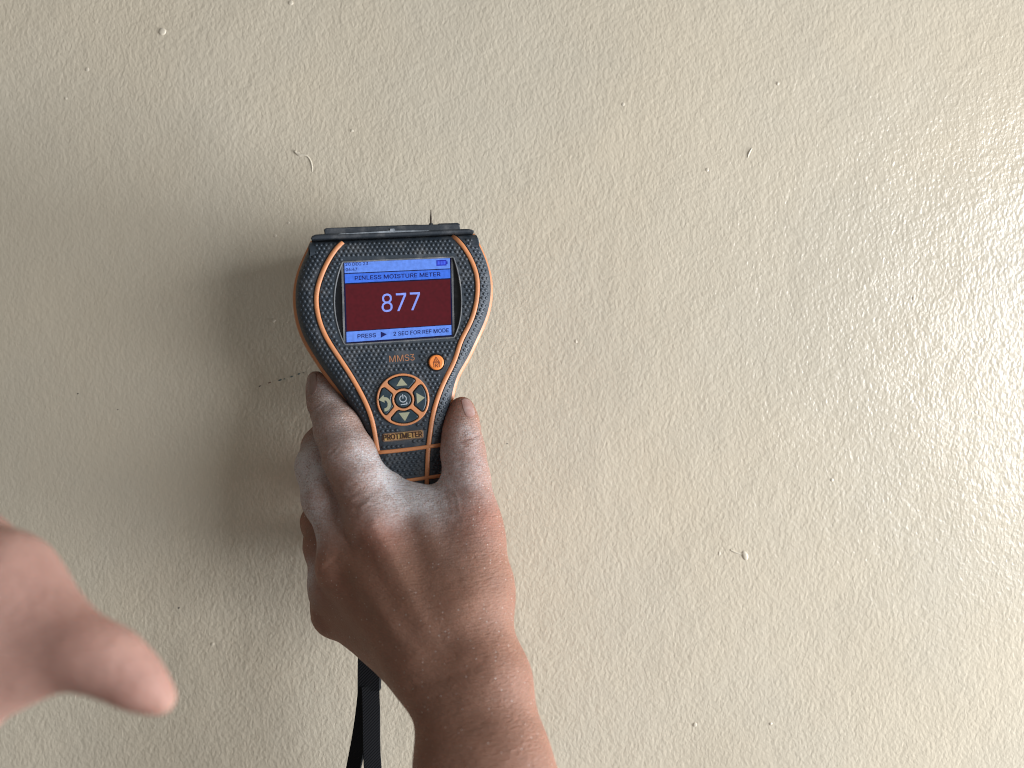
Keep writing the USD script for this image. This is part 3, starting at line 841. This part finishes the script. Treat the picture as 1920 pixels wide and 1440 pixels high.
def main_hand():
    index = [J(592, 711, 36, 15), J(603, 734, 39, 25), J(614, 762, 43, 32), J(634, 806, 50, 41), J(655, 856, 57, 47), J(677, 905, 61, 47), J(700, 970, 65, 50)]
    middle = [J(668, 760, 10, 24), J(628, 795, 18, 28), J(606, 838, 32, 36), J(600, 876, 43, 42), J(614, 935, 52, 44), J(640, 1000, 58, 41), J(645, 1058, 59, 45)]
    ring = [J(690, 900, 8, 24), J(650, 930, 9, 27), J(604, 978, 26, 35), J(606, 1025, 40, 33), J(626, 1096, 47, 42)]
    little = [J(690, 1010, 8, 22), J(650, 1030, 10, 25), J(626, 1075, 22, 30), J(620, 1115, 34, 30), J(629, 1150, 40, 38)]
    thumb = [J(867, 763, 42, 17), J(866, 779, 43, 25), J(865, 812, 46, 32), J(868, 850, 50, 38), J(874, 900, 56, 41), J(883, 955, 62, 44), J(890, 1010, 66, 50)]
    palm = [
        cap_(J(700, 970, 65, 50), J(800, 1230, 86, 60)),
        cap_(J(645, 1060, 58, 44), J(790, 1245, 82, 54)),
        cap_(J(628, 1100, 47, 42), J(785, 1250, 76, 48)),
        cap_(J(630, 1150, 41, 38), J(782, 1252, 70, 44)),
        cap_(J(886, 1000, 65, 54), J(892, 1105, 73, 61)),
        cap_(J(892, 1105, 73, 61), J(903, 1255, 88, 66)),
        cap_(J(810, 1010, 64, 60), J(850, 1150, 78, 78)),           # muscle between thumb and index finger
        cap_(J(765, 975, 60, 42), J(838, 972, 59, 42)),             # web of the thumb
        cap_(J(735, 912, 55, 22), J(770, 955, 58, 32)),
        cap_(J(795, 952, 56, 26), J(830, 955, 57, 30)),
        cap_(J(700, 1060, 62, 50), J(780, 1150, 74, 70)),
        cap_(J(835, 1265, 84, 58), J(890, 1260, 86, 70)),
        cap_(J(846, 1310, 90, 70), J(872, 1450, 104, 84)),          # two bones of the forearm
        cap_(J(918, 1300, 90, 80), J(942, 1450, 104, 88)),
        cap_(J(872, 1450, 104, 84), J(930, 1900, 132, 130)),
        cap_(J(942, 1450, 104, 88), J(1040, 1900, 132, 150)),
    ]
    lo, hi = P(540, 1640, 0.0), P(1130, 670, 0.0)
    lo, hi = np.array([-0.115, -0.150, ZC - 0.215]), np.array([0.040, -0.0005, ZC + 0.014])
    m = hand_mesh(lo, hi, 0.00065, palm, [index, middle, ring, little, thumb], 0.011, 0.005, 0.007)
    # knuckle folds: shallow ripples across the back of the joints
    v, nrm = np.array(m.vertices), np.array(m.vertex_normals)

    def folds(px, py, d, dirpx, span_px, length_px, count, depth):
        nonlocal v
        c = P(px, py, d)
        along = P(px + dirpx[0], py + dirpx[1], d) - c
        along /= np.linalg.norm(along)
        across = np.cross(along, [0, 1, 0])
        q = v - c
        s, w = q @ along, q @ across
        sp, ln = R(span_px, d), R(length_px, d)
        env = np.exp(-(s / sp) ** 2 - (w / ln) ** 2) * np.clip((0.35 - nrm[:, 1]) * 4, 0, 1) * (np.linalg.norm(q, axis=1) < 3 * ln)
        bend = s + 0.20 * w * w / ln
        k = count / (2 * sp)
        ridge = meshkit.noise(np.stack([bend * k * 2.2, w * k * 0.55, 0 * s], -1) + 31.7 * count, int(px) % 97)
        ridge = np.clip(1 - np.abs(2 * ridge - 1) * 2.2, 0, 1)
        v = v - nrm * (depth * env * ridge)[:, None]

    folds(660, 940, 0.075, (0.3, 1), 22, 30, 2, 0.0007)      # index knuckle
    folds(612, 852, 0.055, (0.4, 1), 10, 30, 2, 0.0007)
    folds(592, 770, 0.045, (0.35, 1), 9, 30, 2, 0.0006)
    folds(880, 826, 0.062, (0.25, 1), 14, 32, 1.6, 0.0006)     # thumb joint
    folds(850, 945, 0.070, (1, -0.25), 24, 30, 3.2, 0.0004)      # fan of creases below the thumb
    folds(575, 880, 0.050, (0.3, 1), 16, 30, 1.8, 0.0005)
    # tendons, hollows between them and the knuckle heads
    def groove(p0, p1, d_, width, depth):
        nonlocal v
        a, b = P(*p0, d_), P(*p1, d_)
        w_, q = R(width, d_), v - a
        tt = (q @ (b - a)) / ((b - a) @ (b - a))
        off = q - np.clip(tt, 0, 1)[:, None] * (b - a)
        r2 = off[:, 0] ** 2 + off[:, 2] ** 2
        v = v - nrm * (depth * np.exp(-r2 / w_ ** 2) * np.clip(-nrm[:, 1] * 1.5, 0, 1) * (1 - 0.75 * np.clip(tt, 0, 1)))[:, None]

    groove((668, 1022), (790, 1180), 0.08, 19, 0.0015)
    groove((632, 1085), (760, 1200), 0.075, 17, 0.0014)
    groove((760, 985), (800, 1060), 0.08, 24, 0.0012)
    groove((700, 985), (830, 1190), 0.08, 14, -0.0006)
    groove((640, 1055), (780, 1200), 0.08, 14, -0.0006)
    groove((612, 1058), (616, 1062), 0.07, 24, -0.0014)
    groove((598, 1112), (602, 1116), 0.06, 20, -0.0012)
    groove((770, 1290), (905, 1236), 0.10, 9, 0.0006)
    v += nrm * (0.0007 * (meshkit.fbm(v * 70, 3, 8) - 0.5))[:, None]
    m.vertices = v
    base = P(862, 1290, 0.092)
    Mx = np.eye(4)
    Mx[:3, 3] = base
    t = thing('person', 'brown left hand and forearm dusted with white plaster powder, gripping the moisture meter handle', 'person', Mx)
    hv = np.array(m.vertices)
    arm = obj('hand', trimesh.Trimesh(hv - base, m.faces, process=False), M_skin, t, smooth=True)
    nz = meshkit.fbm(hv * 90, 4, 21) - 0.5

    def blob(px, py, d_mm, rpx, amount):
        c = P(px, py, d_mm / 1000)
        return amount * np.exp(-(np.linalg.norm(hv - c, axis=1) / R(rpx, d_mm / 1000)) ** 2)

    spots = [(600, 730, 42, 40, .50), (618, 790, 52, 48, .42), (650, 830, 62, 55, .38), (712, 880, 64, 46, .62), (742, 905, 62, 40, .8), (680, 870, 66, 46, .30), (572, 865, 48, 52, 1.0), (578, 925, 54, 52, 1.0),
             (596, 980, 58, 40, .45), (590, 1085, 50, 34, .62), (800, 930, 66, 52, .78), (765, 925, 62, 36, .7), (835, 945, 68, 44, .35), (850, 850, 56, 46, .42), (842, 890, 56, 44, .40), (875, 800, 58, 44, .32),
             (890, 870, 66, 44, .22), (730, 955, 74, 48, .26), (690, 930, 76, 42, .18), (640, 960, 68, 50, .16), (600, 1010, 60, 30, .3), (906, 910, 66, 40, .22), (850, 1000, 80, 60, .10)]
    dust = sum(blob(*s) for s in spots)
    dust = np.clip(0.86 * dust * (1 + 1.3 * nz) + 0.02, 0, 0.93)
    red = np.clip(sum(blob(*s) for s in ((612, 1055, 60, 36, .55), (720, 1000, 78, 46, .45), (700, 890, 70, 40, .2), (905, 960, 75, 60, .35), (890, 850, 66, 40, .3), (650, 1090, 64, 40, .2))), 0, 0.7)
    primvar(arm, 'dust', dust)
    primvar(arm, 'redness', red)
    # nails follow the skin
    tree2 = None

    def nail(corners, mat, label, lift=0.0003):
        c = np.array(corners, float)
        ray = lambda px, py: P(px, py, 0) - CAM
        mesh_ = trimesh.Trimesh(hv, m.faces, process=False)
        S = np.linspace(-1, 1, 15)
        pts = []
        for a in S:
            for b in S:
                x, y = a * math.sqrt(1 - b * b / 2), b * math.sqrt(1 - a * a / 2)     # a rounded square
                x, y = 0.55 * x + 0.45 * a, 0.55 * y + 0.45 * b
                s, q = (x + 1) / 2, (y + 1) / 2
                pts.append((1 - q) * ((1 - s) * c[0] + s * c[1]) + q * ((1 - s) * c[3] + s * c[2]))
        pts = np.array(pts)
        dirs = np.array([ray(*p) for p in pts])
        loc, ri, _ = mesh_.ray.intersects_location(np.tile(CAM, (len(dirs), 1)), dirs, multiple_hits=False)
        depth = np.full(len(dirs), np.nan)
        depth[ri] = -loc[:, 1]
        ok = ~np.isnan(depth)
        st = (pts - c.mean(0)) / 20
        A = np.c_[np.ones(len(st)), st, st[:, 0] ** 2, st[:, 0] * st[:, 1], st[:, 1] ** 2]
        co = np.linalg.lstsq(A[ok], depth[ok], rcond=None)[0]
        dd = np.clip(A @ co, np.nanmin(depth) - 0.001, np.nanmax(depth) + 0.001) + lift
        top = np.array([P(p[0], p[1], d) for p, d in zip(pts, dd)])
        low = top + np.array([0, 0.0014, 0])
        n = len(S)
        i, j = np.meshgrid(np.arange(n - 1), np.arange(n - 1), indexing='ij')
        q = np.stack([i * n + j, (i + 1) * n + j, (i + 1) * n + j + 1, i * n + j + 1], -1).reshape(-1, 4)
        F = np.vstack([q[:, [0, 1, 2]], q[:, [0, 2, 3]]])
        rim = np.r_[np.arange(n), np.arange(1, n) * n + n - 1, (n - 1) * n + np.arange(n - 2, -1, -1), np.arange(n - 2, 0, -1) * n]
        r2 = np.roll(rim, -1)
        k = n * n
        Fr = np.vstack([np.stack([rim, r2, r2 + k], 1), np.stack([rim, r2 + k, rim + k], 1)])
        mm_ = trimesh.Trimesh(np.vstack([top, low]) - base, np.vstack([F, F[:, ::-1] + k, Fr]), process=False)
        trimesh.repair.fix_normals(mm_)
        obj('finger_nail', mm_, mat, t, smooth=40, label=label)

    nail([(863, 746), (882, 748), (893, 779), (874, 783)], M_nail, 'pale pink thumb nail')
    nail([(580, 703), (594, 697), (594, 735), (580, 742)], M_nail2, 'dusty nail of the index finger')
    return m


HAND = main_hand()


def other_hand():
    # a lighter hand close to the lens: thumb stretched out to the right, the fist outside the frame
    def K(px, py, d_mm, rpx):
        return J(px, py, d_mm, rpx)
    D0 = 218
    thumb = [K(304, 1314, D0, 19), K(264, 1284, D0, 29), K(208, 1241, D0, 38), K(150, 1220, D0, 44), K(80, 1198, D0 - 4, 58), K(0, 1175, D0 - 6, 98)]
    palm = [cap_(K(-44, 1140, D0 - 8, 98), K(-160, 1180, D0 - 10, 160)),
            cap_(K(-16, 1088, D0 - 12, 80), K(-140, 1120, D0 - 14, 130)),
            cap_(K(-40, 1250, D0 - 4, 84), K(-200, 1290, D0 - 6, 140)),
            cap_(K(-180, 1140, D0 - 20, 150), K(-420, 1180, D0 - 10, 170)),
            cap_(K(-180, 1270, D0 - 10, 150), K(-420, 1270, D0 - 6, 170)),
            cap_(K(-420, 1210, D0 - 8, 185), K(-900, 1300, D0, 210))]
    fing = [thumb]
    for k in range(4):                       # curled fingers, behind the palm
        y = 1062 + 70 * k
        fing.append([K(-150, y + 40, D0 - 62, 44), K(-90, y + 20, D0 - 66, 50), K(-40, y, D0 - 50, 54), K(-80, y - 5, D0 - 26, 60), K(-190, y + 20, D0 - 14, 66)])
    a = P(-900, 1560, 0.19)
    lo, hi = np.array([-0.255, -0.285, ZC - 0.125]), np.array([-0.070, -0.105, ZC - 0.010])
    m = hand_mesh(lo, hi, 0.0013, palm, fing, 0.017, 0.010, 0.018)
    v, nrm = np.array(m.vertices), np.array(m.vertex_normals)
    v += nrm * (0.0008 * (meshkit.fbm(v * 60, 3, 4) - 0.5))[:, None]
    base = P(-420, 1200, (D0 - 8) / 1000)
    Mx = np.eye(4)
    Mx[:3, 3] = base
    t = thing('person', 'blurred light pink hand reaching in at the left edge, thumb stretched out', 'person', Mx)
    prim = obj('hand', trimesh.Trimesh(v - base, m.faces, process=False), M_skin2, t, smooth=True)
    tip = np.exp(-(np.linalg.norm(v - K(300, 1300, D0, 1)[0], axis=1) / 0.012) ** 2)
    kn = np.exp(-(np.linalg.norm(v - K(60, 1060, D0, 1)[0], axis=1) / 0.014) ** 2)
    primvar(prim, 'dust', np.zeros(len(v)))
    primvar(prim, 'redness', np.clip(0.35 * tip + 0.3 * kn, 0, 1))
    return m


HAND2 = other_hand()
